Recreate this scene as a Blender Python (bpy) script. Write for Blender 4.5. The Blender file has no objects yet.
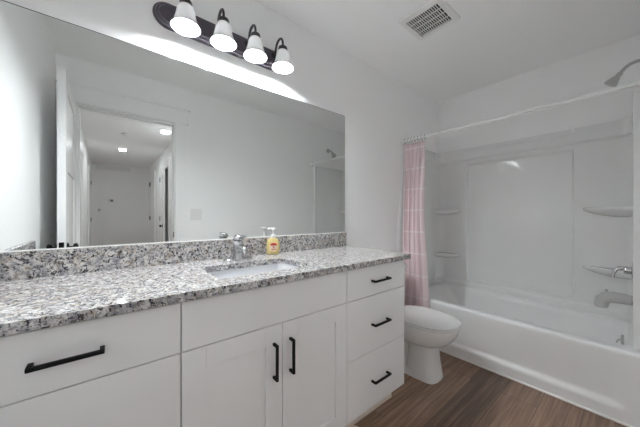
import bpy, bmesh, math, random
from mathutils import Vector, Matrix
PI = math.pi
random.seed(7)
C = bpy.context.scene.collection

# ------------------------------------------------------------------ camera, world, exposure
cam_d = bpy.data.cameras.new('camera')
cam_d.sensor_width = 36.0
cam_d.sensor_fit = 'HORIZONTAL'
cam_d.lens = 260.6 / 640 * 36
cam_d.shift_y = 1.8 / 640
cam_d.clip_start = 0.01
cam = bpy.data.objects.new('camera', cam_d)
C.objects.link(cam)
cam.location = (0.0, -1.459, 1.150)
cam.rotation_euler = (PI / 2, 0, 0.883 - PI / 2)
bpy.context.scene.camera = cam

world = bpy.data.worlds.new('world')
bpy.context.scene.world = world
world.use_nodes = True
world.node_tree.nodes['Background'].inputs[0].default_value = (0.5, 0.5, 0.5, 1)
world.node_tree.nodes['Background'].inputs[1].default_value = 0.05

vs = bpy.context.scene.view_settings
vs.view_transform = 'Standard'
vs.look = 'None'
vs.exposure = 1.18
vs.gamma = 1.0
vs.use_curve_mapping = False

bpy.context.scene.cycles.max_bounces = 32
bpy.context.scene.cycles.diffuse_bounces = 24
bpy.context.scene.cycles.glossy_bounces = 12

BULB_GLOW = 225.0    # emission of each vanity bulb
HALL_W = 2.6        # watts of each hall light
LIGHT_COL = (0.945, 0.98, 1.0)

# ------------------------------------------------------------------ room numbers (metres)
XL, XF = -0.31, 2.942          # left wall, far (tub) wall
YD = -1.487                    # door wall
HC = 2.44                      # ceiling
DT = 0.115                     # thickness of the door wall
DX0, DX1, DZ = -0.178, 0.528, 2.06   # door opening
HXL, HXR, HY = -0.285, 0.909, -7.15  # hall
TX = 2.2                       # tub front


# ------------------------------------------------------------------ materials
def new_mat(name):
    m = bpy.data.materials.new(name)
    m.use_nodes = True
    return m, m.node_tree.nodes, m.node_tree.links, m.node_tree.nodes['Principled BSDF']


def mat(name, col, rough=0.5, metal=0.0, spec=0.5, bump=0.0, bscale=200.0, coat=0.0, trans=0.0, ior=1.45, vary=0.0, vscale=3.0):
    m, n, l, b = new_mat(name)
    b.inputs['Base Color'].default_value = (*col, 1)
    b.inputs['Roughness'].default_value = rough
    b.inputs['Metallic'].default_value = metal
    b.inputs['Specular IOR Level'].default_value = spec
    b.inputs['Coat Weight'].default_value = coat
    b.inputs['Transmission Weight'].default_value = trans
    b.inputs['IOR'].default_value = ior
    tc = n.new('ShaderNodeTexCoord')
    if bump:
        t = n.new('ShaderNodeTexNoise')
        t.inputs['Scale'].default_value = bscale
        t.inputs['Detail'].default_value = 3
        bp = n.new('ShaderNodeBump')
        bp.inputs['Strength'].default_value = bump
        bp.inputs['Distance'].default_value = 0.002
        l.new(tc.outputs['Object'], t.inputs['Vector'])
        l.new(t.outputs['Fac'], bp.inputs['Height'])
        l.new(bp.outputs['Normal'], b.inputs['Normal'])
    if vary:
        t = n.new('ShaderNodeTexNoise')
        t.inputs['Scale'].default_value = vscale
        t.inputs['Detail'].default_value = 4
        r = n.new('ShaderNodeValToRGB')
        r.color_ramp.elements[0].position = 0.3
        r.color_ramp.elements[1].position = 0.7
        r.color_ramp.elements[0].color = (*[c * (1 - vary) for c in col], 1)
        r.color_ramp.elements[1].color = (*[min(1, c * (1 + vary)) for c in col], 1)
        l.new(tc.outputs['Object'], t.inputs['Vector'])
        l.new(t.outputs['Fac'], r.inputs['Fac'])
        l.new(r.outputs['Color'], b.inputs['Base Color'])
    return m


def granite():
    m, n, l, b = new_mat('granite')
    tc = n.new('ShaderNodeTexCoord')

    def noise(scale, detail, rough=0.6, off=0.0, dist=0.0):
        mp = n.new('ShaderNodeMapping')
        mp.inputs['Location'].default_value = (off, off * .7, off * 1.3)
        t = n.new('ShaderNodeTexNoise')
        t.inputs['Scale'].default_value = scale
        t.inputs['Detail'].default_value = detail
        t.inputs['Roughness'].default_value = rough
        t.inputs['Distortion'].default_value = dist
        l.new(tc.outputs['Object'], mp.inputs['Vector'])
        l.new(mp.outputs['Vector'], t.inputs['Vector'])
        return t

    def ramp(t, *stops):
        r = n.new('ShaderNodeValToRGB')
        e = r.color_ramp.elements
        while len(e) < len(stops):
            e.new(0.5)
        for k, (p, c) in enumerate(stops):
            e[k].position = p
            e[k].color = (c, c, c, 1) if not isinstance(c, tuple) else (*c, 1)
        l.new(t.outputs['Fac'], r.inputs['Fac'])
        return r

    def mix(fac, a, bcol):
        x = n.new('ShaderNodeMix')
        x.data_type = 'RGBA'
        l.new(fac.outputs['Color'], x.inputs['Factor'])
        if isinstance(a, tuple):
            x.inputs['A'].default_value = (*a, 1)
        else:
            l.new(a, x.inputs['A'])
        x.inputs['B'].default_value = (*bcol, 1)
        return x.outputs['Result']
    base = ramp(noise(36, 4), (0.36, (0.34, 0.34, 0.37)), (0.48, (0.58, 0.57, 0.565)), (0.62, (0.74, 0.72, 0.70)))
    tan = ramp(noise(46, 3, off=3.1), (0.52, 0.0), (0.62, 0.7))
    c1 = mix(tan, base.outputs['Color'], (0.48, 0.40, 0.32))
    gry = ramp(noise(80, 5, 0.65, 7.7, 0.6), (0.49, 0.0), (0.58, 0.85))
    c2 = mix(gry, c1, (0.215, 0.21, 0.225))
    blk = ramp(noise(105, 4, 0.6, 13.0, 0.8), (0.545, 0.0), (0.59, 0.97))
    c3 = mix(blk, c2, (0.028, 0.028, 0.035))
    l.new(c3, b.inputs['Base Color'])
    b.inputs['Roughness'].default_value = 0.09
    b.inputs['Specular IOR Level'].default_value = 0.5
    return m


def wood_floor():
    m, n, l, b = new_mat('wood_plank')
    tc = n.new('ShaderNodeTexCoord')
    br = n.new('ShaderNodeTexBrick')
    br.inputs['Scale'].default_value = 1.0
    br.inputs['Brick Width'].default_value = 1.22
    br.inputs['Row Height'].default_value = 0.18
    br.inputs['Mortar Size'].default_value = 0.0012
    br.inputs['Mortar Smooth'].default_value = 0.2
    br.inputs['Bias'].default_value = 0.0
    br.offset = 0.37
    br.inputs['Color1'].default_value = (0.0, 0.0, 0.0, 1)
    br.inputs['Color2'].default_value = (1.0, 1.0, 1.0, 1)
    br.inputs['Mortar'].default_value = (0.4, 0.4, 0.4, 1)
    l.new(tc.outputs['Object'], br.inputs['Vector'])
    mp = n.new('ShaderNodeMapping')
    mp.inputs['Scale'].default_value = (1.3, 30, 1)
    add = n.new('ShaderNodeVectorMath')
    add.operation = 'MULTIPLY_ADD'
    add.inputs[1].default_value = (9, 9, 9)
    l.new(br.outputs['Color'], add.inputs[0])
    l.new(tc.outputs['Object'], mp.inputs['Vector'])
    l.new(mp.outputs['Vector'], add.inputs[2])
    g = n.new('ShaderNodeTexNoise')
    g.inputs['Scale'].default_value = 1.6
    g.inputs['Detail'].default_value = 7
    g.inputs['Roughness'].default_value = 0.62
    g.inputs['Distortion'].default_value = 0.5
    l.new(add.outputs[0], g.inputs['Vector'])
    r = n.new('ShaderNodeValToRGB')
    e = r.color_ramp.elements
    e[0].position = 0.28
    e[0].color = (0.125, 0.074, 0.050, 1)
    e[1].position = 0.75
    e[1].color = (0.42, 0.285, 0.200, 1)
    x = e.new(0.5)
    x.color = (0.245, 0.153, 0.105, 1)
    l.new(g.outputs['Fac'], r.inputs['Fac'])
    hsv = n.new('ShaderNodeHueSaturation')
    mr = n.new('ShaderNodeMapRange')
    mr.inputs['To Min'].default_value = 0.62
    mr.inputs['To Max'].default_value = 1.38
    l.new(br.outputs['Color'], mr.inputs['Value'])
    l.new(mr.outputs['Result'], hsv.inputs['Value'])
    l.new(r.outputs['Color'], hsv.inputs['Color'])
    mx = n.new('ShaderNodeMix')
    mx.data_type = 'RGBA'
    l.new(br.outputs['Fac'], mx.inputs['Factor'])
    l.new(hsv.outputs['Color'], mx.inputs['A'])
    mx.inputs['B'].default_value = (0.04, 0.026, 0.02, 1)
    l.new(mx.outputs['Result'], b.inputs['Base Color'])
    b.inputs['Roughness'].default_value = 0.42
    return m


def curtain_cloth():
    m, n, l, b = new_mat('pink_cloth')
    tc = n.new('ShaderNodeTexCoord')
    sp = n.new('ShaderNodeSeparateXYZ')
    l.new(tc.outputs['UV'], sp.inputs['Vector'])

    def stripes(out, period, width, phase=0.0):
        a = n.new('ShaderNodeMath')
        a.operation = 'ADD'
        a.inputs[1].default_value = phase
        l.new(out, a.inputs[0])
        d = n.new('ShaderNodeMath')
        d.operation = 'DIVIDE'
        d.inputs[1].default_value = period
        l.new(a.outputs[0], d.inputs[0])
        f = n.new('ShaderNodeMath')
        f.operation = 'FRACT'
        l.new(d.outputs[0], f.inputs[0])
        c = n.new('ShaderNodeMath')
        c.operation = 'LESS_THAN'
        c.inputs[1].default_value = width / period
        l.new(f.outputs[0], c.inputs[0])
        return c.outputs[0]
    h = stripes(sp.outputs['Y'], 0.195, 0.014, 0.007 + 0.195 * 20 - 1.586)
    mxm = n.new('ShaderNodeMath')
    mxm.operation = 'MAXIMUM'
    l.new(h, mxm.inputs[0])
    mxm.inputs[1].default_value = 0.0
    mx = n.new('ShaderNodeMix')
    mx.data_type = 'RGBA'
    l.new(mxm.outputs[0], mx.inputs['Factor'])
    mx.inputs['A'].default_value = (0.85, 0.73, 0.745, 1)
    mx.inputs['B'].default_value = (0.93, 0.87, 0.87, 1)
    l.new(mx.outputs['Result'], b.inputs['Base Color'])
    b.inputs['Roughness'].default_value = 0.85
    b.inputs['Specular IOR Level'].default_value = 0.15
    tr = n.new('ShaderNodeBsdfTranslucent')
    l.new(mx.outputs['Result'], tr.inputs['Color'])
    ms = n.new('ShaderNodeMixShader')
    ms.inputs[0].default_value = 0.12
    l.new(b.outputs[0], ms.inputs[1])
    l.new(tr.outputs[0], ms.inputs[2])
    l.new(ms.outputs[0], n['Material Output'].inputs['Surface'])
    return m


def liner_mat():
    m, n, l, b = new_mat('white_vinyl')
    b.inputs['Base Color'].default_value = (0.93, 0.935, 0.94, 1)
    b.inputs['Roughness'].default_value = 0.35
    tr = n.new('ShaderNodeBsdfTranslucent')
    tr.inputs['Color'].default_value = (0.93, 0.935, 0.94, 1)
    ms = n.new('ShaderNodeMixShader')
    ms.inputs[0].default_value = 0.2
    l.new(b.outputs[0], ms.inputs[1])
    l.new(tr.outputs[0], ms.inputs[2])
    l.new(ms.outputs[0], n['Material Output'].inputs['Surface'])
    return m


def shade_mat():
    m, n, l, b = new_mat('frosted_glass')
    b.inputs['Base Color'].default_value = (0.9, 0.9, 0.9, 1)
    b.inputs['Roughness'].default_value = 0.25
    tr = n.new('ShaderNodeBsdfTranslucent')
    tr.inputs['Color'].default_value = (0.16, 0.16, 0.16, 1)
    ms = n.new('ShaderNodeMixShader')
    ms.inputs[0].default_value = 0.3
    l.new(b.outputs[0], ms.inputs[1])
    l.new(tr.outputs[0], ms.inputs[2])
    l.new(ms.outputs[0], n['Material Output'].inputs['Surface'])
    return m


def emit(name, col, s):
    m, n, l, b = new_mat(name)
    b.inputs['Base Color'].default_value = (0.9, 0.9, 0.9, 1)
    b.inputs['Emission Color'].default_value = (*col, 1)
    b.inputs['Emission Strength'].default_value = s
    return m


WALL = mat('wall_paint', (0.92, 0.922, 0.922), 0.55, spec=0.3, bump=0.15, bscale=260)
CEIL = mat('ceiling_paint', (0.92, 0.922, 0.922), 0.8, spec=0.2, bump=0.3, bscale=120)
TRIM = mat('trim_paint', (0.90, 0.902, 0.902), 0.35, spec=0.4, bump=0.03, bscale=60)
CAB = mat('cabinet_paint', (0.85, 0.853, 0.853), 0.38, spec=0.4, bump=0.03, bscale=90)
CABIN = mat('cabinet_carcass', (0.55, 0.55, 0.54), 0.6)
TOE = mat('toe_kick_board', (0.80, 0.73, 0.65), 0.6, vary=0.06, vscale=9)
ACRY = mat('white_acrylic', (0.80, 0.806, 0.804), 0.10, spec=0.5, bump=0.02, bscale=6)
TUBM = mat('tub_acrylic', (0.80, 0.806, 0.804), 0.3, spec=0.5, bump=0.02, bscale=6)
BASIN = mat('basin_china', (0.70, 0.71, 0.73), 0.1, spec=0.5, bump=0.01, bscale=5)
PORC = mat('porcelain', (0.84, 0.84, 0.835), 0.08, spec=0.55, bump=0.01, bscale=5)
SEATP = mat('seat_plastic', (0.82, 0.82, 0.815), 0.2, spec=0.5, bump=0.01, bscale=5)
CHROME = mat('chrome', (0.58, 0.59, 0.61), 0.08, metal=1.0, bump=0.01, bscale=20)
NICKEL = mat('dull_nickel', (0.52, 0.52, 0.515), 0.32, metal=1.0, bump=0.02, bscale=60)
GREYR = mat('grey_spout_plastic', (0.50, 0.50, 0.495), 0.45, spec=0.4, bump=0.03, bscale=80)
BLACK = mat('black_metal', (0.006, 0.006, 0.007), 0.5, spec=0.25, bump=0.05, bscale=300)
BRONZE = mat('dark_bronze', (0.045, 0.04, 0.045), 0.33, metal=0.55, spec=0.5, bump=0.04, bscale=200)
PLATE = mat('dark_bronze_plate', (0.105, 0.095, 0.115), 0.33, metal=0.6, spec=0.5, bump=0.04, bscale=200)
WPLAS = mat('white_plastic', (0.82, 0.82, 0.81), 0.35, bump=0.02, bscale=40)
RODM = mat('white_rod_enamel', (0.87, 0.87, 0.865), 0.25, bump=0.01, bscale=40)
DARK = mat('painted_duct_shade', (0.02, 0.02, 0.02), 0.9, bump=0.05, bscale=40)
RING = mat('ring_metal', (0.10, 0.10, 0.10), 0.3, metal=1.0, bump=0.02, bscale=60)
SOAP = mat('amber_soap', (0.66, 0.54, 0.24), 0.12, spec=0.5, vary=0.04, vscale=20)
LABEL = mat('label_paper', (0.84, 0.66, 0.33), 0.5, vary=0.04, vscale=40)
LABELR = mat('label_red', (0.62, 0.07, 0.04), 0.5, vary=0.05, vscale=60)
LABELW = mat('label_cream', (0.85, 0.72, 0.58), 0.5, vary=0.05, vscale=60)
MATT = mat('pale_mat_cloth', (0.80, 0.69, 0.64), 0.9, bump=0.5, bscale=300)
GREYD = mat('grey_display', (0.2, 0.22, 0.22), 0.3, vary=0.05)
CAULK = mat('white_caulk', (0.88, 0.86, 0.85), 0.5, bump=0.1, bscale=80)
EDGE = mat('mirror_edge', (0.10, 0.12, 0.11), 0.3, bump=0.02, bscale=40)
MIRROR = mat('mirror_silver', (0.81, 0.83, 0.82), 0.0, metal=1.0)
GRAN = granite()
FLOOR = wood_floor()
PINK = curtain_cloth()
LINER = liner_mat()
SHADE = shade_mat()
BULB = emit('bulb_glow', LIGHT_COL, BULB_GLOW)
HALLGLOW = emit('hall_lens_glow', LIGHT_COL, 9.0)


# ------------------------------------------------------------------ mesh helpers
def bx(bm, x0, x1, y0, y1, z0, z1, bev=0.0, seg=2):
    r = bmesh.ops.create_cube(bm, size=1)
    vsx = r['verts']
    bmesh.ops.scale(bm, vec=(abs(x1 - x0), abs(y1 - y0), abs(z1 - z0)), verts=vsx)
    bmesh.ops.translate(bm, vec=((x0 + x1) / 2, (y0 + y1) / 2, (z0 + z1) / 2), verts=vsx)
    if bev:
        es = list({e for v in vsx for e in v.link_edges})
        bmesh.ops.bevel(bm, geom=es, offset=bev, segments=seg, affect='EDGES', profile=0.5)


def bridge(bm, rings, cap0=True, cap1=True, closed=True):
    vr = [[bm.verts.new(p) for p in ring] for ring in rings]
    n = len(vr[0])
    for a, b in zip(vr[:-1], vr[1:]):
        for i in range(n if closed else n - 1):
            j = (i + 1) % n
            bm.faces.new((a[i], a[j], b[j], b[i]))
    if cap0:
        bm.faces.new(list(reversed(vr[0])))
    if cap1:
        bm.faces.new(vr[-1])
    return vr


def tube(bm, pts, rad, n=12, cap=True):
    pts = [Vector(p) for p in pts]
    rads = rad if isinstance(rad, (list, tuple)) else [rad] * len(pts)
    rings = []
    up = None
    for i, p in enumerate(pts):
        d = (pts[min(i + 1, len(pts) - 1)] - pts[max(i - 1, 0)]).normalized()
        if up is None:
            up = Vector((0, 0, 1)) if abs(d.z) < 0.9 else Vector((1, 0, 0))
        s = d.cross(up).normalized()
        up = s.cross(d).normalized()
        rings.append([p + (s * math.cos(t) + up * math.sin(t)) * rads[i] for t in [2 * PI * k / n for k in range(n)]])
    bridge(bm, rings, cap, cap)


def lathe(bm, prof, c=(0, 0, 0), axis='z', n=32, cap0=False, cap1=False):
    rings = []
    for r, h in prof:
        ring = []
        for k in range(n):
            t = 2 * PI * k / n
            a, b = r * math.cos(t), r * math.sin(t)
            v = {'z': (a, b, h), 'y': (a, h, b), 'x': (h, a, b)}[axis]
            ring.append((c[0] + v[0], c[1] + v[1], c[2] + v[2]))
        rings.append(ring)
    bridge(bm, rings, cap0, cap1)


def rrect(cx, cy, hx, hy, r, z, n=8):
    pts = []
    for qx, qy, a0 in ((1, 1, 0), (-1, 1, 90), (-1, -1, 180), (1, -1, 270)):
        for k in range(n + 1):
            a = math.radians(a0 + 90 * k / n)
            pts.append((cx + qx * (hx - r) + r * math.cos(a), cy + qy * (hy - r) + r * math.sin(a), z))
    return pts


def egg(cx, yb, yf, hw, z, n=48, p=2.3, q=0.0):
    """closed outline, back at yb (greater y), front at yf; superellipse, widest behind the middle."""
    cy, ly = (yb + yf) / 2, abs(yb - yf) / 2
    pts = []
    for k in range(n):
        t = 2 * PI * k / n
        c, s = math.cos(t), math.sin(t)
        y = cy + ly * math.copysign(abs(s) ** (2 / p), s)
        x = hw * math.copysign(abs(c) ** (2 / p), c)
        x *= 1 + q * (y - cy) / ly
        pts.append((cx + x, y, z))
    return pts


def arc(c, r, a0, a1, n, plane):
    out = []
    for k in range(n + 1):
        a = math.radians(a0 + (a1 - a0) * k / n)
        u, v = r * math.cos(a), r * math.sin(a)
        out.append({'yz': (c[0], c[1] + u, c[2] + v), 'xz': (c[0] + u, c[1], c[2] + v), 'xy': (c[0] + u, c[1] + v, c[2])}[plane])
    return out


def obj(name, bm, m, parent=None, smooth=0, loc=None, kind=None):
    bmesh.ops.recalc_face_normals(bm, faces=bm.faces[:])
    me = bpy.data.meshes.new(name)
    bm.to_mesh(me)
    bm.free()
    me.materials.append(m)
    if smooth:
        me.polygons.foreach_set('use_smooth', [True] * len(me.polygons))
        me.set_sharp_from_angle(angle=math.radians(smooth))
    o = bpy.data.objects.new(name, me)
    C.objects.link(o)
    if parent is not None:
        o.parent = parent
        pm = Matrix.Translation(parent.location) if parent.parent is None else Matrix.Translation(parent.parent.location) @ Matrix.Translation(parent.location)
        # meshes are written in world coordinates: bring them into the parent's frame
        me.transform(pm.inverted())
    if kind:
        o['kind'] = kind
    return o


def tag(o, label, cat, group=None, kind=None):
    o['label'] = label
    o['category'] = cat
    if group:
        o['group'] = group
    if kind:
        o['kind'] = kind
    return o


def thing(name, label, cat, loc=(0, 0, 0), group=None):
    o = bpy.data.objects.new(name, None)
    o.empty_display_size = 0.05
    C.objects.link(o)
    o.location = loc
    return tag(o, label, cat, group)


def B(*boxes, bev=0.0, seg=2):
    bm = bmesh.new()
    for b in boxes:
        bx(bm, *b, bev=bev, seg=seg)
    return bm


def S(name, bm, m, smooth=0):
    return obj(name, bm, m, None, smooth, kind='structure')


# ------------------------------------------------------------------ the setting
S('floor', B((XL - .1, XF + .1, HY - .1, 0.1, -0.06, 0)), FLOOR)
S('ceiling', B((XL - .1, XF + .1, HY - .1, 0.1, HC, HC + 0.06)), CEIL)
S('wall_back', B((XL - .1, XF + .1, 0, 0.1, 0, HC)), WALL)
S('wall_left', B((XL - .1, XL, YD, 0, 0, HC)), WALL)
S('wall_right', B((XF, XF + .1, YD - DT, 0, 0, HC)), WALL)
S('wall_front', B((XL - .1, DX0 - .02, YD - DT, YD, 0, HC), (DX1 + .02, XF, YD - DT, YD, 0, HC),
                  (DX0 - .02, DX1 + .02, YD - DT, YD, DZ + .02, HC)), WALL)
# hall beyond the doorway (seen in the mirror); its right wall has a doorway
HD0, HD1 = -4.10, -4.95        # first hall doorway on the right wall
S('wall_hall_left', B((HXL - .1, HXL, HY, YD - DT, 0, HC)), WALL)
S('wall_hall_right', B((HXR, HXR + .1, HD0, YD - DT, 0, HC), (HXR, HXR + .1, HY, HD1, 0, HC), (HXR, HXR + .1, HD1, HD0, 2.05, HC)), WALL)
S('wall_hall_end', B((HXL - .1, HXR + .1, HY - .1, HY, 0, HC)), WALL)
S('wall_side_room', B((HXR + .1, HXR + .9, HD0 + .6, HD0 + .7, 0, HC), (HXR + .9, HXR + 1.0, HD1 - .7, HD0 + .7, 0, HC), (HXR + .1, HXR + .9, HD1 - .7, HD1 - .6, 0, HC)), WALL)

# door frame of the bathroom: jambs, casing, wide flat header
S('trim_1', B((DX0 - .02, DX0, YD - DT, YD, 0, DZ), (DX1, DX1 + .02, YD - DT, YD, 0, DZ), (DX0 - .02, DX1 + .02, YD - DT, YD, DZ, DZ + .02),
              (DX0, DX0 + .01, YD - .075, YD - .045, 0, DZ), (DX1 - .01, DX1, YD - .075, YD - .045, 0, DZ), (DX0, DX1, YD - .075, YD - .045, DZ - .01, DZ)), TRIM)
S('trim_2', B((XL + .002, DX0 - .008, YD, YD + .017, 0, DZ + .012), (DX1 + .008, DX1 + .11, YD, YD + .017, 0, DZ + .012), bev=.002), TRIM)
S('trim_3', B((XL + .002, DX1 + .13, YD, YD + .026, DZ + .02, DZ + .15), (XL + .002, DX1 + .142, YD, YD + .040, DZ + .15, DZ + .168), (XL + .002, DX1 + .12, YD, YD + .024, DZ + .01, DZ + .022), bev=.0015), TRIM)
S('trim_4', B((DX0 - .1, DX0 - .008, YD - DT - .017, YD - DT, 0, DZ + .012), (DX1 + .008, DX1 + .1, YD - DT - .017, YD - DT, 0, DZ + .012), (DX0 - .1, DX1 + .13, YD - DT - .02, YD - DT, DZ + .012, DZ + .15)), TRIM)
S('baseboard_back', B((1.412, TX - .006, -.014, 0, 0, .1), bev=.003), TRIM)
S('baseboard_front', B((DX1 + .112, TX - .006, YD, YD + .014, 0, .1), bev=.003), TRIM)
S('baseboard_left', B((XL, XL + .014, YD + .02, -.6, 0, .1), bev=.003), TRIM)
S('trim_5', B((TX - .012, TX, YD + .016, -.016, 0, .012), bev=.003), CAULK)
# hall trim
S('baseboard_hall_end', B((HXL, HXR, HY, HY + .014, 0, .1)), TRIM)
HL0, HL1 = -5.9, -6.75         # closed door on hall's left wall
HM0, HM1 = -3.0, -3.8
for k, (a, b) in enumerate(((HL0, HL1), (HM0, HM1))):
    S('trim_%d' % (6 + k), B((HXL, HXL + .018, a, a + .09, 0, 2.05), (HXL, HXL + .018, b - .09, b, 0, 2.05), (HXL, HXL + .022, b - .11, a + .11, 2.05, 2.19), bev=.002), TRIM)
    dd = S('door_%d' % (3 + k), B((HXL + .001, HXL + .008, b, a, .01, 2.045)), TRIM)
    for z in ((.25, 1.05, 1.92) if k == 0 else ()):
        obj('hinge', B((HXL + .006, HXL + .022, b + .004, b + .02, z - .045, z + .045), bev=.003), BLACK, dd)
S('trim_8', B((HXR - .018, HXR, HD0, HD0 + .09, 0, 2.05), (HXR - .018, HXR, HD1 - .09, HD1, 0, 2.05), (HXR - .022, HXR, HD1 - .11, HD0 + .11, 2.05, 2.19),
              (HXR, HXR + .1, HD1, HD1 + .018, 0, 2.05), (HXR, HXR + .1, HD0 - .018, HD0, 0, 2.05)), TRIM)


def slab_door(bm, w, h, th):
    """door leaf along +y from 0 to w, thickness along x, five flat shaker panels recessed on both faces."""
    st, rail = .1, .1
    bx(bm, -th / 2, th / 2, 0, st, 0, h)
    bx(bm, -th / 2, th / 2, w - st, w, 0, h)
    zs = [0, .14, .78, .88, 1.42, 1.52, h - .11, h]
    for k in range(0, 8, 2):
        bx(bm, -th / 2, th / 2, st, w - st, zs[k], zs[k + 1])
    bx(bm, -th / 2 + .009, th / 2 - .009, st - .002, w - st + .002, .05, h - .05)


def round_knob(parent, x, y, z, sx):
    bm = bmesh.new()
    pr = [(.001, 0), (.031, 0), (.031, .006), (.026, .009), (.011, .012), (.010, .026), (.022, .031), (.027, .040), (.026, .047), (.018, .052), (.001, .054)]
    lathe(bm, [(r, h * sx) for r, h in pr], (x, y, z), 'x', 24)
    return obj('door_knob', bm, BLACK, parent, 40)


S('trim_9', B((HXR - .018, HXR, -5.90, -5.81, 0, 2.05), (HXR - .018, HXR, -6.74, -6.65, 0, 2.05), (HXR - .022, HXR, -6.76, -5.79, 2.05, 2.19), bev=.002), TRIM)
dd = S('door_5', B((HXR - .008, HXR - .001, -6.65, -5.90, .01, 2.045)), TRIM)
for z in (.25, 1.08, 1.955):
    obj('hinge', B((HXR - .030, HXR - .006, -6.675, -6.63, z - .05, z + .05), bev=.003), BLACK, dd)
# bathroom door, open flat against the left wall
bm = bmesh.new()
slab_door(bm, .70, 2.042, .038)
for v in bm.verts:
    v.co += Vector((-.209, YD + .008, .012))
d1 = S('door_1', bm, TRIM)
ky = YD + .008 + .70 - .062
round_knob(d1, -.190, ky, .945, 1)
round_knob(d1, -.228, ky, .945, -1)
obj('latch_plate', B((-.221, -.197, YD + .7075, YD + .7095, .92, .985), bev=.001), BLACK, d1)
obj('strike_plate', B((DX1 - .003, DX1 - .0005, YD - .035, YD - .008, .925, .985)), BLACK, bpy.data.objects['trim_1'])

# open hall door on the right wall, swung into the hall
bm = bmesh.new()
slab_door(bm, .80, 2.02, .036)
rot = Matrix.Rotation(math.radians(5), 4, 'Z')
for v in bm.verts:
    v.co = rot @ v.co + Vector((HXR - .005, HD1 + .02, .012))
d2 = S('door_2', bm, TRIM)
kp = rot @ Vector((-.018, .74, 0)) + Vector((HXR - .005, HD1 + .02, .95))
round_knob(d2, kp.x, kp.y, kp.z, -1)
for z in (.25, 1.08, 1.90):
    obj('hinge', B((HXR - .034, HXR - .010, HD1 - .012, HD1 + .02, z - .05, z + .05), bev=.004), BLACK, d2)


# ------------------------------------------------------------------ vanity: three cabinet units
YF = -.564                      # face of doors and drawers
CB, CT = .133, .883             # bottom and top of the cabinet boxes
G = .0018                       # half gap


def bar_pull(parent, p0, p1, out):
    """square black bar pull between p0 and p1 on a face looking to -y."""
    p0, p1 = Vector(p0), Vector(p1)
    bm = bmesh.new()
    d = (p1 - p0).normalized()
    a, b = p0 - d * .005, p1 + d * .005
    w = .0052
    lo = Vector((min(a.x, b.x), 0, min(a.z, b.z)))
    hi = Vector((max(a.x, b.x), 0, max(a.z, b.z)))
    if abs(d.x) > .5:
        bx(bm, lo.x, hi.x, YF - out - w, YF - out + w, lo.z - w, hi.z + w, .002)
        for p in (p0, p1):
            bx(bm, p.x - w, p.x + w, YF - out, YF + .0005, p.z - w, p.z + w, .0015)
    else:
        bx(bm, lo.x - w, hi.x + w, YF - out - w, YF - out + w, lo.z, hi.z, .002)
        for p in (p0, p1):
            bx(bm, p.x - w, p.x + w, YF - out, YF + .0005, p.z - w, p.z + w, .0015)
    return obj('handle', bm, BLACK, parent, 30)


def carcass(t, x0, x1):
    w = .016
    obj('body', B((x0, x0 + w, -.543, -.004, CB - .02, CT), (x1 - w, x1, -.543, -.004, CB - .02, CT), (x0 + w, x1 - w, -.543, -.004, CB - .02, CB),
                  (x0 + w, x1 - w, -.012, -.004, CB, CT), (x0 + w, x1 - w, -.543, -.47, CT - .016, CT),
                  (x0, x0 + w, -.44, -.004, 0, CB - .02), (x1 - w, x1, -.44, -.004, 0, CB - .02)), CAB if x1 > 1.3 else CABIN, t)
    obj('toe_kick', B((x0, x1, -.472, -.44, 0, CB - .021)), TOE, t)


def shaker(bm, x0, x1, z0, z1, fr=.072, th=.02):
    bx(bm, x0, x0 + fr, YF, YF + th, z0, z1, .0012)
    bx(bm, x1 - fr, x1, YF, YF + th, z0, z1, .0012)
    bx(bm, x0 + fr, x1 - fr, YF, YF + th, z1 - fr, z1, .0012)
    bx(bm, x0 + fr, x1 - fr, YF, YF + th, z0, z0 + fr, .0012)
    bx(bm, x0 + fr - .003, x1 - fr + .003, YF + .007, YF + th - .002, z0 + fr - .003, z1 - fr + .003)


ZD = (CB - .003, .427, .724, .8815)


def drawer_unit(label, x0, x1, hx):
    t = thing('drawer_cabinet', label, 'cabinet', ((x0 + x1) / 2, -.28, 0))
    carcass(t, x0 + .0005, x1 - .0005)
    for k in range(3):
        d = obj('drawer', B((x0 + G, x1 - G, YF, YF + .02, ZD[k] + G, ZD[k + 1] - G), bev=.0012), CAB, t)
        z = (.271, .571, .802)[k]
        bar_pull(d, (hx - .064, YF, z), (hx + .064, YF, z), .027)


drawer_unit('white three-drawer cabinet at the left end of the vanity, by the left wall', XL + .001, .180, -.071)
t = thing('sink_cabinet', 'white sink base cabinet with two shaker doors and a blank panel under the sink', 'cabinet', (.5425, -.28, 0))
carcass(t, .1805, .9045)
obj('false_drawer_front', B((.180 + G, .905 - G, YF, YF + .02, ZD[2] + G, ZD[3] - G), bev=.0012), CAB, t)
for a, b, hx in ((.180, .5425, .503), (.5425, .905, .578)):
    bm = bmesh.new()
    shaker(bm, a + G, b - G, ZD[0] + G, ZD[2] - G)
    d = obj('door', bm, CAB, t)
    bar_pull(d, (hx, YF, .523), (hx, YF, .651), .027)
drawer_unit('white three-drawer cabinet at the right end of the vanity, beside the toilet', .905, 1.397, 1.155)

# ------------------------------------------------------------------ countertop with cut-out, backsplash and side splash
CX1, CY = 1.432, -.585
ZC0, ZC1 = .887, .914
SX, SY, SHX, SHY, SR = .5425, -.345, .217, .137, .045
t = thing('countertop', 'long speckled grey and white granite countertop over the vanity', 'countertop', (.55, -.3, ZC0))
bm = bmesh.new()


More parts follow.
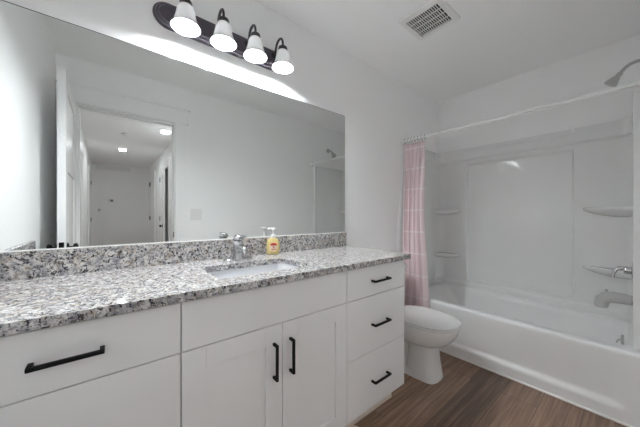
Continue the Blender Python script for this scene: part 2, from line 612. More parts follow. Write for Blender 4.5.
def ring_pts(z):
    inner = rrect(SX, SY, SHX, SHY, SR, z, 8)
    outer = []
    x0, x1, y0, y1 = XL + .001, CX1, CY, -.001
    for (x, y, _) in inner:                       # radial projection on the slab outline
        dx, dy = x - SX, y - SY
        k = 1e9
        if dx > 1e-9: k = min(k, (x1 - SX) / dx)
        if dx < -1e-9: k = min(k, (x0 - SX) / dx)
        if dy > 1e-9: k = min(k, (y1 - SY) / dy)
        if dy < -1e-9: k = min(k, (y0 - SY) / dy)
        outer.append((SX + dx * k, SY + dy * k, z))
    # make sure the four corners exist: snap the nearest outline point
    for cx, cy in ((x0, y0), (x0, y1), (x1, y0), (x1, y1)):
        i = min(range(len(outer)), key=lambda q: math.atan2(abs((outer[q][0] - SX) * (cy - SY) - (outer[q][1] - SY) * (cx - SX)), (outer[q][0] - SX) * (cx - SX) + (outer[q][1] - SY) * (cy - SY)))
        outer[i] = (cx, cy, z)
    return inner, outer


i0, o0 = ring_pts(ZC0)
i1, o1 = ring_pts(ZC1)
n = len(i0)
V = [[bm.verts.new(p) for p in r] for r in (i0, o0, o1, i1)]
for a, b in ((0, 1), (1, 2), (2, 3), (3, 0)):
    for k in range(n):
        j = (k + 1) % n
        bm.faces.new((V[a][k], V[a][j], V[b][j], V[b][k]))
obj('slab', bm, GRAN, t)
obj('backsplash', B((XL + .0225, CX1 + .016, -.0225, -.0005, ZC1 + .0005, 1.015), bev=.0015), GRAN, t)
obj('side_splash', B((XL + .0005, XL + .022, CY + .002, -.0005, ZC1 + .0005, 1.015), bev=.0015), GRAN, t)

# ------------------------------------------------------------------ undermount sink
t = thing('sink', 'white undermount rectangular basin set in the granite counter', 'sink', (SX, SY, .75))
bm = bmesh.new()
rings = [rrect(SX, SY, SHX + .02, SHY + .02, SR + .02, .8865), rrect(SX, SY, SHX + .004, SHY + .004, SR, .8865), rrect(SX, SY, SHX - .001, SHY - .001, SR, .872),
         rrect(SX, SY, SHX - .010, SHY - .010, SR, .80), rrect(SX, SY, SHX - .03, SHY - .03, SR - .01, .765), rrect(SX, SY, SHX - .06, SHY - .06, SR - .02, .752), rrect(SX, SY, .03, .03, .029, .747)]
bridge(bm, rings, False, True)
obj('basin', bm, BASIN, t, 50)
bm = bmesh.new()
lathe(bm, [(.001, .752), (.012, .752), (.021, .7505), (.022, .748)], (SX, SY, 0), 'z', 24)
obj('drain', bm, CHROME, t, 40)

# ------------------------------------------------------------------ faucet
FX, FY = .542, -.118
t = thing('faucet', 'chrome single-lever bathroom faucet behind the sink', 'faucet', (FX, FY, ZC1))
bm = bmesh.new()
bridge(bm, [rrect(FX, FY, .079, .026, .0255, ZC1 + .0003), rrect(FX, FY, .079, .026, .0255, ZC1 + .005), rrect(FX, FY, .072, .021, .0205, ZC1 + .010)])
obj('base_plate', bm, CHROME, t, 40)
bm = bmesh.new()
lathe(bm, [(.001, ZC1 + .008), (.030, ZC1 + .008), (.027, ZC1 + .03), (.026, ZC1 + .080), (.027, ZC1 + .095), (.022, ZC1 + .102), (.001, ZC1 + .103)], (FX, FY, 0), 'z', 28)
obj('body', bm, CHROME, t, 40)
bm = bmesh.new()
tube(bm, [(FX, FY - .01, ZC1 + .055), (FX, FY - .035, ZC1 + .066), (FX, FY - .065, ZC1 + .068), (FX, FY - .088, ZC1 + .058), (FX, FY - .094, ZC1 + .044)], [.020, .019, .017, .015, .014], 16)
obj('spout', bm, CHROME, t, 50)
bm = bmesh.new()
lathe(bm, [(.001, ZC1 + .103), (.021, ZC1 + .103), (.0275, ZC1 + .110), (.026, ZC1 + .122), (.017, ZC1 + .131), (.001, ZC1 + .135)], (FX, FY, 0), 'z', 24)
tube(bm, [(FX, FY - .012, ZC1 + .118), (FX + .004, FY - .045, ZC1 + .126), (FX + .007, FY - .075, ZC1 + .126)], [.011, .009, .007], 12)
obj('lever', bm, CHROME, t, 50)

# ------------------------------------------------------------------ soap bottle
PX, PY = .781, -.062
t = thing('soap_bottle', 'amber liquid hand soap pump bottle with a round label, against the backsplash', 'soap bottle', (PX, PY, ZC1))
# the bottle faces the middle of the room (towards -y, a little to -x)
th = math.radians(-22)


def bot(pts):
    return [(PX + x * math.cos(th) - y * math.sin(th), PY + x * math.sin(th) + y * math.cos(th), z) for x, y, z in pts]


def sel(hx, hy, z, p=2.4, n=40):
    return [(hx * math.copysign(abs(math.cos(a)) ** (2 / p), math.cos(a)), hy * math.copysign(abs(math.sin(a)) ** (2 / p), math.sin(a)), z) for a in [2 * PI * k / n for k in range(n)]]


bm = bmesh.new()
Z = ZC1 + .0005
prof = [(.030, .018, 0), (.034, .021, .004), (.037, .0225, .02), (.0395, .0235, .045), (.0395, .0235, .062), (.036, .0225, .080), (.028, .019, .092), (.015, .0135, .099), (.0125, .0125, .103)]
bridge(bm, [bot(sel(a, b, Z + h)) for a, b, h in prof])
obj('bottle', bm, SOAP, t, 50)


def decal(name, outline, m, lift):
    """flat shape (u, z) wrapped on the front face of the bottle."""
    bm = bmesh.new()
    ctr = (sum(u for u, z in outline) / len(outline), sum(z for u, z in outline) / len(outline))

    def on(u, z):
        y = -.0235 * max(0, 1 - (abs(u) / .0395) ** 2.4) ** (1 / 2.4)
        return bot([(u, y - lift, Z + z)])[0]
    rr = [[on(ctr[0] + (u - ctr[0]) * k, ctr[1] + (z - ctr[1]) * k) for u, z in outline] for k in (.02, .35, .7, 1.0)]
    bridge(bm, rr, True, False)
    return obj(name, bm, m, t, 60)


ell = lambda cu, cz, a, b, n=28: [(cu + a * math.cos(2 * PI * k / n), cz + b * math.sin(2 * PI * k / n)) for k in range(n)]
decal('label', ell(0, .048, .029, .032), LABEL, .0012)
decal('label_patch', ell(0, .046, .020, .022), LABELW, .0018)
decal('label_emblem', [(.021 * math.cos(a), .058 + .013 * math.sin(a)) for a in [PI * k / 12 for k in range(13)]] + [(-.012, .0545), (.012, .0545)], LABELR, .0024)
decal('label_stripe', [(-.014, .036), (.014, .036), (.012, .031), (-.012, .031)], LABELR, .0024)
decal('label_dot', ell(0, .046, .006, .004), LABELR, .0024)
bm = bmesh.new()
lathe(bm, [(.001, .100), (.0145, .100), (.0150, .102), (.0145, .116), (.009, .120), (.005, .122), (.005, .148), (.0125, .150), (.0145, .155), (.012, .160), (.001, .161)], (PX, PY, Z), 'z', 24)
e = bot([(0, 0, 0)])[0]
hd = Vector((-.87, .40, 0)).normalized()
tube(bm, [(PX, PY, Z + .155), (PX + hd.x * .02, PY + hd.y * .02, Z + .156), (PX + hd.x * .034, PY + hd.y * .034, Z + .152)], [.0055, .005, .004], 10)
obj('pump', bm, WPLAS, t, 40)

# ------------------------------------------------------------------ mirror
t = thing('mirror', 'wide frameless wall mirror above the backsplash', 'mirror', (.57, 0, 1.017))
MX0, MX1, MZ0, MZ1 = XL + .004, 1.443, 1.017, 1.924
obj('glass', B((MX0, MX1, -.0062, -.0015, MZ0, MZ1)), MIRROR, t)
obj('edge', B((MX0 - .001, MX0 + .0002, -.0064, -.001, MZ0, MZ1), (MX1 - .0002, MX1 + .0012, -.0064, -.001, MZ0, MZ1), (MX0, MX1, -.0066, -.001, MZ1 - .0002, MZ1 + .0025)), EDGE, t)
obj('highlight_strip', B((MX0, MX1, -.011, -.001, MZ0 - .0015, MZ0 + .0035), bev=.001), RODM, t)  # white strip painted in for the highlight along the backsplash top

# ------------------------------------------------------------------ vanity light: plate and four arms
LZ = 2.122
t = thing('vanity_light', 'dark bronze four-light vanity bar with bell glass shades above the mirror', 'light fixture', (.584, 0, LZ))
bm = bmesh.new()


def stad(hx, hz, y):
    pts = []
    for sgn, a0 in ((1, -90), (-1, 90)):
        for k in range(17):
            a = math.radians(a0 + 180 * k / 16)
            pts.append((.553 + sgn * (hx - hz * 1.1) + math.cos(a) * hz * 1.1, y, LZ + math.sin(a) * hz))
    return pts


bridge(bm, [stad(.383, .064, -.0005), stad(.383, .064, -.006), stad(.375, .056, -.010), stad(.371, .052, -.018), stad(.362, .043, -.020), stad(.358, .039, -.026), stad(.352, .034, -.028)])
obj('back_plate', bm, PLATE, t, 30)
for k in range(4):
    x = .287 + .1735 * k
    bm = bmesh.new()
    lathe(bm, [(.001, -.0355), (.012, -.0345), (.019, -.028), (.021, -.0235)], (x, 0, LZ + .022), 'y', 20)
    tube(bm, [(x, -.026, LZ + .022), (x, -.036, LZ + .026), (x, -.045, LZ + .040), (x, -.052, LZ + .056), (x, -.058, LZ + .070), (x, -.068, LZ + .080), (x, -.083, LZ + .086), (x, -.100, LZ + .086), (x, -.116, LZ + .078), (x, -.126, LZ + .062), (x, -.130, LZ + .044), (x, -.130, LZ + .026)], .0066, 12)
    a = obj('lamp_arm', bm, BRONZE, t, 40)
    cy = -.130
    bm = bmesh.new()
    lathe(bm, [(.001, LZ + .030), (.011, LZ + .029), (.014, LZ + .024), (.025, LZ + .019), (.028, LZ + .008), (.0275, LZ - .012), (.001, LZ - .012)], (x, cy, 0), 'z', 24)
    obj('socket', bm, BRONZE, a, 40)
    bm = bmesh.new()
    outp = [(.0285, -.004), (.033, -.009), (.0365, -.018), (.0395, -.034), (.0435, -.054), (.049, -.074), (.056, -.090), (.0625, -.099), (.064, -.103)]
    inp = [(r - .0035, h) for r, h in reversed(outp)]
    nseg = 48

    def rib(r, h, q):
        return r * (1 + (.012 if h > -.09 else 0.003) * math.cos(q * 24))
    rings = [[(x + rib(r, h, 2 * PI * q / nseg / 1) * math.cos(2 * PI * q / nseg), cy + rib(r, h, 2 * PI * q / nseg) * math.sin(2 * PI * q / nseg), LZ + h) for q in range(nseg)] for r, h in outp + inp]
    bridge(bm, rings, False, False)
    obj('shade', bm, SHADE, a, 60)
    bm = bmesh.new()
    lathe(bm, [(.001, LZ - .012), (.013, LZ - .014), (.013, LZ - .028), (.021, LZ - .043), (.028, LZ - .061), (.029, LZ - .073), (.024, LZ - .085), (.013, LZ - .094), (.001, LZ - .097)], (x, cy, 0), 'z', 20)
    obj('bulb', bm, BULB, a, 60)

# ------------------------------------------------------------------ exhaust fan cover in the ceiling
VX, VY = 1.643, -.588
t = thing('exhaust_fan_cover', 'white slotted exhaust fan grille in the bathroom ceiling', 'vent', (VX, VY, HC))
rotv = 0.0
bm = bmesh.new()
hx, hy, ix, iy = .146, .142, .101, .106
zt = HC - .0005
bridge(bm, [rrect(VX, VY, hx, hy, .006, zt, 3), rrect(VX, VY, hx - .003, hy - .003, .006, zt - .010, 3), rrect(VX, VY, ix + .008, iy + .008, .004, zt - .016, 3), rrect(VX, VY, ix, iy, .003, zt - .015, 3), rrect(VX, VY, ix, iy, .003, zt - .003, 3)], False, False)
obj('frame', bm, WPLAS, t, 30)
obj('dark_backing', B((VX - ix - .004, VX + ix + .004, VY - iy - .004, VY + iy + .004, zt - .003, zt - .001)), DARK, t)  # flat black sheet standing in for the shade inside the duct
bm = bmesh.new()
for k in range(1, 15):
    yy = VY - iy + 2 * iy * k / 15
    bx(bm, VX - ix, VX + ix, yy - .0026, yy + .0026, zt - .0145, zt - .011)
for k in range(1, 4):
    xx = VX - ix + 2 * ix * k / 4
    bx(bm, xx - .0026, xx + .0026, VY - iy, VY + iy, zt - .0145, zt - .011)
obj('grille', bm, WPLAS, t)

# ------------------------------------------------------------------ toilet
QX = 1.790
t = thing('toilet', 'white elongated toilet between the vanity and the bathtub', 'toilet', (QX, -.4, 0))
bm = bmesh.new()
# foot flange, front column, hidden trapway body, then the bowl itself
bridge(bm, [egg(QX, -.10, -.592, .108, 0.0005, p=3.2), egg(QX, -.10, -.592, .108, .016, p=3.2), egg(QX, -.105, -.588, .100, .028, p=3.2), egg(QX, -.12, -.578, .094, .04, p=3.2)])
bridge(bm, [egg(QX, -.36, -.590, .102, .002, p=3.6), egg(QX, -.36, -.586, .099, .03, p=3.6), egg(QX, -.37, -.574, .090, .12, p=3.4), egg(QX, -.37, -.568, .086, .20, p=3.2), egg(QX, -.36, -.570, .088, .27, p=3.0)])
bridge(bm, [egg(QX, -.11, -.45, .070, .01, p=3), egg(QX, -.11, -.45, .066, .15, p=3), egg(QX, -.11, -.45, .085, .32, p=3)])
bridge(bm, [egg(QX, -.30, -.575, .085, .236), egg(QX, -.25, -.605, .118, .246), egg(QX, -.22, -.640, .145, .266), egg(QX, -.205, -.672, .164, .298), egg(QX, -.20, -.694, .176, .335), egg(QX, -.20, -.702, .180, .37), egg(QX, -.20, -.702, .180, .383), egg(QX, -.205, -.697, .176, .389)])
# shelf at the back that carries the tank
bx(bm, QX - .15, QX + .15, -.235, -.02, .28, .388, .02, 3)
obj('bowl', bm, PORC, t, 60)


def disc(name, z0, z1, yb, yf, hw, m, dome=0.0):
    bm = bmesh.new()
    rr = [egg(QX, yb - .006, yf + .006, hw - .006, z0, p=2.25), egg(QX, yb, yf, hw, z0 + .004, p=2.25), egg(QX, yb, yf, hw, z1 - .006, p=2.25), egg(QX, yb - .006, yf + .006, hw - .006, z1 - .001, p=2.25)]
    for k in (.9, .7, .45, .2, .03):
        cyy, ly = (yb + yf) / 2, (yb - yf) / 2
        rr.append(egg(QX, cyy + ly * k, cyy - ly * k, hw * k, z1 + dome * (1 - k * k), p=2.25))
    bridge(bm, rr, True, True)
    return obj(name, bm, m, t, 50)


disc('seat', .3895, .404, -.250, -.714, .186, SEATP)
disc('lid', .4075, .421, -.245, -.716, .188, SEATP, .005)
for a in (-.07, .07):
    obj('seat_hinge', B((QX + a - .02, QX + a + .02, -.262, -.238, .388, .418), bev=.006), SEATP, t, 40)
bm = bmesh.new()
bridge(bm, [rrect(QX, -.112, .185, .085, .03, .3885), rrect(QX, -.112, .195, .092, .03, .45), rrect(QX, -.112, .205, .097, .03, .70)])
obj('tank', bm, PORC, t, 40)
bm = bmesh.new()
bridge(bm, [rrect(QX, -.112, .206, .098, .03, .7005), rrect(QX, -.112, .214, .104, .032, .705), rrect(QX, -.112, .214, .104, .032, .728), rrect(QX, -.112, .205, .095, .03, .738)])
obj('tank_lid', bm, PORC, t, 40)
bm = bmesh.new()
lathe(bm, [(.001, -.222), (.012, -.222), (.013, -.2085)], (QX - .15, 0, .655), 'y', 16)
tube(bm, [(QX - .15, -.219, .655), (QX - .11, -.224, .652), (QX - .075, -.226, .648)], [.006, .006, .008], 10)
obj('flush_lever', bm, CHROME, t, 40)
for s in (-1, 1):
    bm = bmesh.new()
    lathe(bm, [(.016, .0008), (.016, .012), (.012, .022), (.001, .026)], (QX + s * .112, -.33, 0), 'z', 16, cap0=True)
    obj('bolt_cap', bm, PORC, t, 50)

# ------------------------------------------------------------------ bathtub
XB = XF - .006
YA, YB = -.003, YD + .003
t = thing('bathtub', 'white alcove bathtub with a recessed apron panel along the far wall', 'bathtub', (2.55, -.745, 0))
bm = bmesh.new()
tcx, tcy = (TX + XB) / 2, (YA + YB) / 2
hx, hy = (XB - TX) / 2, (YA - YB) / 2
ZR = .403


def tub_ring(xa, xb, ya, yb, r, z):
    return rrect((xa + xb) / 2, (ya + yb) / 2, (xb - xa) / 2, (ya - yb) / 2, r, z, 10)


rings = [tub_ring(TX, XB, YA, YB, .004, ZR - .022), tub_ring(TX + .001, XB, YA, YB, .004, ZR - .011), tub_ring(TX + .004, XB, YA, YB, .004, ZR - .004), tub_ring(TX + .011, XB, YA, YB, .004, ZR),
         tub_ring(TX + .062, XB - .075, YA - .09, YB + .060, .10, ZR), tub_ring(TX + .070, XB - .083, YA - .10, YB + .066, .10, ZR - .006),
         tub_ring(TX + .078, XB - .092, YA - .12, YB + .072, .11, ZR - .05), tub_ring(TX + .10, XB - .125, YA - .24, YB + .105, .13, .16),
         tub_ring(TX + .14, XB - .165, YA - .33, YB + .145, .13, .095), tub_ring(TX + .22, XB - .25, YA - .45, YB + .23, .10, .078)]
bridge(bm, rings, False, True)
# apron with a shallow recessed panel
ny, nz = 74, 34


def sst(a, b, x):
    u = min(1, max(0, (x - a) / (b - a)))
    return u * u * (3 - 2 * u)


gv = []
for j in range(nz + 1):
    z = .0006 + (ZR - .0226) * j / nz
    row = []
    for i in range(ny + 1):
        y = YA + (YB - YA) * i / ny
        ins = sst(YA - .08, YA - .15, y) * sst(YB + .06, YB + .125, y) * sst(.075, .105, z) * (1 - sst(.09, .37, z)) ** .8
        row.append(bm.verts.new((TX + .026 * ins, y, z)))
    gv.append(row)
for j in range(nz):
    for i in range(ny):
        bm.faces.new((gv[j][i], gv[j][i + 1], gv[j + 1][i + 1], gv[j + 1][i]))
obj('tub_shell', bm, TUBM, t, 50)
bm = bmesh.new()
yo = YB + .080
lathe(bm, [(.001, .012), (.026, .011), (.031, .006), (.032, 0)], (2.56, yo, .352), 'y', 24)
tube(bm, [(2.56, yo + .011, .352), (2.553, yo + .024, .345), (2.545, yo + .030, .330)], [.006, .005, .0045], 10)
obj('overflow_plate', bm, NICKEL, t, 40)
bm = bmesh.new()
lathe(bm, [(.001, .084), (.018, .083), (.026, .080), (.027, .0785)], (2.56, YB + .36, 0), 'z', 20)
obj('drain', bm, CHROME, t, 40)

# ------------------------------------------------------------------ tub surround
ST, SB = 1.845, ZR + .0005
FXS = 2.908                      # face of the back panel
YS0, YS1 = -.030, -1.450         # faces of the end panels
t = thing('tub_surround', 'white glossy moulded tub surround walls above the bathtub', 'tub surround', (2.6, -.74, SB))
bm = bmesh.new()
# back panel as a relief grid with rounded inside corners
ys = sorted(set([round(YS0 + (YS1 - YS0) * k / 240, 5) for k in range(241)]))
zs = [SB + (ST - SB) * k / 280 for k in range(281)]
CR = .085


def back_x(y, z):
    x = FXS
    P0, P1 = -.333, -1.131
    w = .006
    inp = sst(P0 + w, P0 - w, y) * sst(P1 - w, P1 + w, y)
    # recessed centre panel
    x += .020 * inp * sst(.480, .492, z) * (1 - sst(1.665, 1.685, z))
    # stepped band across the top
    x -= .016 * sst(1.722, 1.734, z)
    x += .010 * sst(1.800, 1.810, z) * inp
    # thicker foot where the panel meets the tub
    x -= .018 * (1 - sst(.438, .462, z))
    return x


gv = []
for z in zs:
    row = []
    for y in ys:
        x = back_x(y, z)
        for yc, sg in ((YS0, -1), (YS1, 1)):
            dd = abs(y - yc)
            if dd < CR:
                x -= CR - math.sqrt(max(0, CR * CR - (CR - dd) ** 2))
        row.append(bm.verts.new((x, y, z)))
    gv.append(row)
for j in range(len(zs) - 1):
    for i in range(len(ys) - 1):
        bm.faces.new((gv[j][i], gv[j][i + 1], gv[j + 1][i + 1], gv[j + 1][i]))
# top lip back to the wall
top = gv[-1]
wallv = [bm.verts.new((XF - .001, v.co.y, ST)) for v in top]
for i in range(len(top) - 1):
    bm.faces.new((top[i], top[i + 1], wallv[i + 1], wallv[i]))
obj('back_panel', bm, ACRY, t, 50)
for yf, yw in ((YS0, -.001), (YS1, YD + .001)):
    bm = bmesh.new()
    xe = FXS - CR
    bx(bm, TX + .110, xe + .002, yf, yw, SB, ST)
    s = 1 if yf < -.5 else -1
    # rounded front flange down the edge
    bx(bm, TX + .080, TX + .115, yf + s * .006, yw, SB, ST, .004, 2)
    bx(bm, TX + .115, xe, yf + s * .010, yf - s * .001, 1.735, ST, .004, 2)
    obj('end_panel', bm, ACRY, t, 30)


def corner_shelf(z, right):
    bm = bmesh.new()
    yc = YS1 if right else YS0
    s = 1 if right else -1
    L, D = (.262, .130) if right else (.245, .115)
    x0 = FXS + .002

    def outl(k, zz, n=20):
        pts = [(x0, yc - s * .001, zz)]
        for q in range(n + 1):
            a = PI / 2 * q / n
            pts.append((x0 - D * k * math.sin(a) ** .8, yc + s * L * (.25 + .75 * k) * math.cos(a) ** .9, zz))
        return pts
    bridge(bm, [outl(.12, z - .070), outl(.45, z - .060), outl(.72, z - .046), outl(.90, z - .030), outl(.985, z - .018), outl(1.0, z - .008), outl(.99, z), outl(.95, z + .002), outl(.90, z - .002)] if right else
           [outl(.3, z - .055), outl(.7, z - .040), outl(.93, z - .024), outl(1.0, z - .010), outl(.99, z), outl(.95, z + .002), outl(.90, z - .002)])
    return obj('shelf', bm, ACRY, t, 50)


for z in (1.208, .760):
    corner_shelf(z, True)
    corner_shelf(z - (0 if z > 1 else .02), False)

# ------------------------------------------------------------------ tub spout, valve, shower head
FXT = 2.56
t = thing('tub_spout', 'grey tub spout with a diverter knob above the bathtub', 'tub spout', (FXT, YS1, .60))
bm = bmesh.new()
tube(bm, [(FXT, YS1 + .014, .612), (FXT, YS1 + .05, .615), (FXT, YS1 + .09, .615), (FXT, YS1 + .120, .608), (FXT, YS1 + .138, .588), (FXT, YS1 + .144, .562), (FXT, YS1 + .144, .540)],
     [.031, .034, .036, .037, .036, .034, .033], 20)
obj('spout_body', bm, GREYR, t, 50)
bm = bmesh.new()
lathe(bm, [(.001, .0005), (.031, .0005), (.032, .010), (.029, .016), (.001, .016)], (FXT, YS1, .612), 'y', 24)
obj('collar', bm, CHROME, t, 40)
bm = bmesh.new()
lathe(bm, [(.003, .632), (.003, .646), (.008, .648), (.009, .656), (.006, .660), (.001, .660)], (FXT, YS1 + .120, 0), 'z', 16)
obj('diverter_knob', bm, NICKEL, t, 40)

t = thing('shower_valve', 'chrome shower valve with a curved lever above the tub spout', 'faucet', (FXT, YS1, .79))
bm = bmesh.new()
lathe(bm, [(.001, .0005), (.085, .0005), (.086, .004), (.078, .011), (.04, .014), (.001, .014)], (FXT, YS1, .785), 'y', 36)
obj('escutcheon', bm, CHROME, t, 40)
bm = bmesh.new()
lathe(bm, [(.001, .013), (.026, .013), (.025, .035), (.021, .046), (.001, .049)], (FXT, YS1, .800), 'y', 24)
tube(bm, [(FXT, YS1 + .035, .808), (FXT - .004, YS1 + .060, .812), (FXT - .006, YS1 + .078, .800), (FXT - .008, YS1 + .088, .775), (FXT - .009, YS1 + .092, .748)], [.014, .013, .011, .009, .008], 14)
obj('lever', bm, CHROME, t, 50)

t = thing('shower_fixture', 'dull nickel shower head on a bent arm high on the tub wall', 'shower', (FXT, YD, 2.12))
bm = bmesh.new()
lathe(bm, [(.001, .0005), (.030, .0005), (.031, .004), (.022, .011), (.011, .014), (.001, .014)], (FXT, YD, 2.112), 'y', 24)
obj('flange', bm, NICKEL, t, 40)
bm = bmesh.new()
tube(bm, [(FXT, YD + .010, 2.112), (FXT, YD + .03, 2.112), (FXT, YD + .055, 2.106), (FXT, YD + .075, 2.092), (FXT, YD + .090, 2.074), (FXT, YD + .098, 2.060)], .0095, 14)
obj('arm', bm, NICKEL, t, 50)
bm = bmesh.new()
ax = Vector((0, .62, -.78)).normalized()
rings = []
o3 = Vector((FXT, YD + .097, 2.063))
s3 = Vector((1, 0, 0))
u3 = ax.cross(s3)
for r, h in ((.010, -.004), (.014, 0), (.015, .010), (.013, .016), (.020, .030), (.029, .050), (.034, .064), (.034, .070), (.031, .073), (.004, .072)):
    rings.append([o3 + ax * h + (s3 * math.cos(2 * PI * k / 24) + u3 * math.sin(2 * PI * k / 24)) * r for k in range(24)])
bridge(bm, rings)
obj('head', bm, NICKEL, t, 40)

# ------------------------------------------------------------------ shower rod, rings, curtain, liner
RX, RZ = 2.255, 1.873
t = thing('shower_rod', 'white straight shower curtain rod across the tub alcove', 'curtain rod', (RX, -.74, RZ))
bm = bmesh.new()
tube(bm, [(RX, -.018, RZ), (RX, -.72, RZ)], .0135, 20)
obj('outer_tube', bm, RODM, t, 40)
bm = bmesh.new()
tube(bm, [(RX, -.70, RZ), (RX, YD + .018, RZ)], .0115, 20)
obj('inner_tube', bm, RODM, t, 40)
for y, s in ((0, -1), (YD, 1)):
    bm = bmesh.new()
    lathe(bm, [(.001, .0005 * s), (.027, .0005 * s), (.027, .006 * s), (.020, .017 * s), (.0145, .024 * s), (.001, .024 * s)], (RX, y, RZ), 'y', 24)
    obj('end_cap', bm, RODM, t, 40)

NP = 7
yc0, yc1 = -.014, -.228          # gathered curtain
for k in range(NP):
    y = yc0 - .012 + (yc1 - yc0 + .010) * k / (NP - 1)
    bm = bmesh.new()
    pts = [(RX + .019 * math.cos(a) - .002, y + .003 * math.sin(a * 2 + k), RZ - .005 + .021 * math.sin(a)) for a in [2 * PI * q / 20 for q in range(21)]]
    tube(bm, pts, .0016, 8)
    o = obj('curtain_ring', bm, RING, None, 60)
    if k == 0:
        tag(o, 'thin metal curtain ring on the rod, the one closest to the back wall', 'curtain ring', 'curtain rings on the shower rod')
    elif k == NP - 1:
        tag(o, 'thin metal curtain ring on the rod, the one farthest from the back wall', 'curtain ring', 'curtain rings on the shower rod')
    else:
        tag(o, 'thin metal curtain ring on the rod, one of those bunched between the two end rings', 'curtain ring', 'curtain rings on the shower rod')


def cloth(name, m, fx, fy, z0, z1, nu, nv, width, th=.0012):
    bm = bmesh.new()
    uvl = bm.loops.layers.uv.new('UVMap')
    g = []
    for j in range(nv + 1):
        w = j / nv
        z = z1 + (z0 - z1) * w
        g.append([(bm.verts.new((fx(i / nu, w), fy(i / nu, w), z)), i / nu * width, z) for i in range(nu + 1)])
    for j in range(nv):
        for i in range(nu):
            q = (g[j][i], g[j][i + 1], g[j + 1][i + 1], g[j + 1][i])
            f = bm.faces.new([a[0] for a in q])
            for lp, a in zip(f.loops, q):
                lp[uvl].uv = (a[1], a[2])
    o = obj(name, bm, m, None, 180)
    md = o.modifiers.new('thick', 'SOLIDIFY')
    md.thickness = th
    md.offset = 0
    return o


def cur_x(u, w):
    a = .007 + .021 * sst(0, .2, w)
    return 2.242 - .086 * sst(.0, .55, w) + a * math.sin(2 * PI * 4.1 * u + .6 + .5 * math.sin(5 * u + 2 * w)) + .004 * math.sin(2 * PI * 13 * u + 3 * w)


def cur_y(u, w):
    st = -.012 - .040 * sst(0, .5, w)
    end = -.230 - .068 * sst(.1, .95, w)
    return st + (end - st) * (u + .030 * math.sin(2 * PI * 8.2 * u + 1) * sst(0, .2, w))


cu = cloth('shower_curtain', PINK, cur_x, cur_y, .17, 1.832, 180, 60, 1.75)
tag(cu, 'pink shower curtain with white stripes gathered at the left end of the rod', 'shower curtain')


def lin_x(u, w):
    return 2.246 - .125 * sst(.02, .6, w) * (1 - .35 * u) + .005 * math.sin(2 * PI * 3 * u + 2) * sst(0, .2, w)


def lin_y(u, w):
    return -.006 - .006 * sst(.1, .45, w) - .005 * u - .006 * u * sst(.1, .4, w)


li = cloth('curtain_liner', LINER, lin_x, lin_y, .20, 1.836, 40, 40, .5)
tag(li, 'white vinyl curtain liner hanging beside the wall behind the pink curtain', 'curtain liner')

# ------------------------------------------------------------------ small things
t = thing('bath_mat', 'corner of a pale pinkish bath mat on the floor before the vanity', 'bath mat', (.85, -.65, 0))
bm = bmesh.new()
bridge(bm, [rrect(.782, -.713, .262, .228, .03, .0006), rrect(.782, -.713, .27, .236, .035, .006), rrect(.782, -.713, .27, .236, .035, .012), rrect(.782, -.713, .26, .226, .03, .016)])
obj('pile', bm, MATT, t, 40)

t = thing('light_switch', 'white two-gang light switch plate beside the bathroom door, seen in the mirror', 'light switch', (.728, YD, 1.16))
obj('plate', B((.672, .784, YD + .0005, YD + .006, 1.103, 1.218), bev=.002), WPLAS, t)
for x in (.705, .751):
    obj('rocker', B((x - .017, x + .017, YD + .006, YD + .010, 1.128, 1.194), bev=.0015), WPLAS, t)

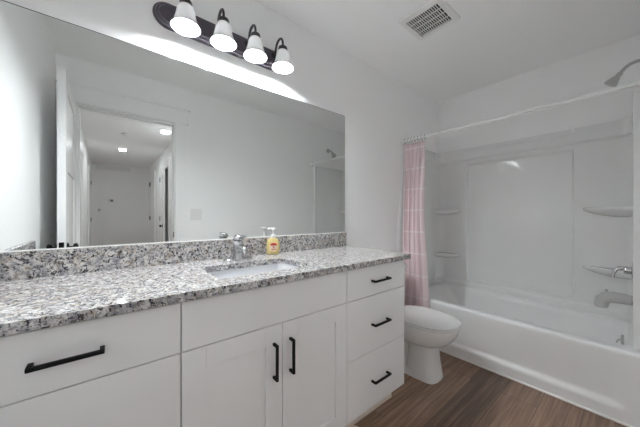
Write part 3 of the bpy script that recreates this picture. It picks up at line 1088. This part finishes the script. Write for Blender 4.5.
for x, y, lab in ((.25, -4.85, 'round glowing ceiling light farther down the hall, seen in the mirror'), (.70, -3.10, 'round glowing ceiling light nearer the bathroom doorway, seen in the mirror')):
    t = thing('ceiling_light', lab, 'ceiling light', (x, y, HC), 'hall ceiling lights')
    bm = bmesh.new()
    lathe(bm, [(.001, HC - .0005), (.076, HC - .0005), (.077, HC - .012), (.066, HC - .018), (.001, HC - .018)], (x, y, 0), 'z', 32)
    obj('trim_ring', bm, WPLAS, t, 40)
    bm = bmesh.new()
    lathe(bm, [(.065, HC - .0185), (.058, HC - .026), (.038, HC - .032), (.001, HC - .035)], (x, y, 0), 'z', 32)
    obj('lens', bm, HALLGLOW, t, 60)
    ld = bpy.data.lights.new('hall_light', 'AREA')
    ld.shape = 'DISK'
    ld.size = .11
    ld.energy = HALL_W
    ld.color = LIGHT_COL
    lo = bpy.data.objects.new('hall_light', ld)
    C.objects.link(lo)
    lo.location = (x, y, HC - .038)

t = thing('smoke_detector', 'white round smoke detector on the hall ceiling, seen in the mirror', 'smoke detector', (.247, -3.69, HC))
bm = bmesh.new()
lathe(bm, [(.001, HC - .0005), (.060, HC - .0005), (.060, HC - .018), (.050, HC - .030), (.001, HC - .034)], (.247, -3.69, 0), 'z', 28)
obj('housing', bm, WPLAS, t, 40)

t = thing('thermostat', 'small white thermostat with grey display on the hall end wall, seen in the mirror', 'thermostat', (.11, HY, 1.52))
obj('case', B((.03, .16, HY + .0005, HY + .024, 1.48, 1.57), bev=.005), WPLAS, t)
obj('display', B((.085, .145, HY + .0242, HY + .026, 1.50, 1.555)), GREYD, t)
t = thing('wall_switch', 'small switch plate with dark toggle on the hall end wall, seen in the mirror', 'light switch', (-.13, HY, 1.28))
obj('plate', B((-.165, -.095, HY + .0005, HY + .006, 1.225, 1.34), bev=.002), WPLAS, t)
obj('toggle', B((-.142, -.118, HY + .006, HY + .022, 1.262, 1.305), bev=.002), GREYD, t)
t = thing('return_air_grille', 'long white slatted air grille high on the hall end wall, seen in the mirror', 'vent', (.16, HY, 2.36))
bm = bmesh.new()
bx(bm, -.19, .51, HY + .0005, HY + .003, 2.30, 2.42)
for x0, x1, z0, z1 in ((-.19, .51, 2.30, 2.315), (-.19, .51, 2.405, 2.42), (-.19, -.175, 2.30, 2.42), (.495, .51, 2.30, 2.42)):
    bx(bm, x0, x1, HY + .003, HY + .010, z0, z1)
for k in range(24):
    xx = -.165 + k * .0285
    bx(bm, xx, xx + .012, HY + .003, HY + .008, 2.315, 2.405)
obj('slats', bm, WPLAS, t)
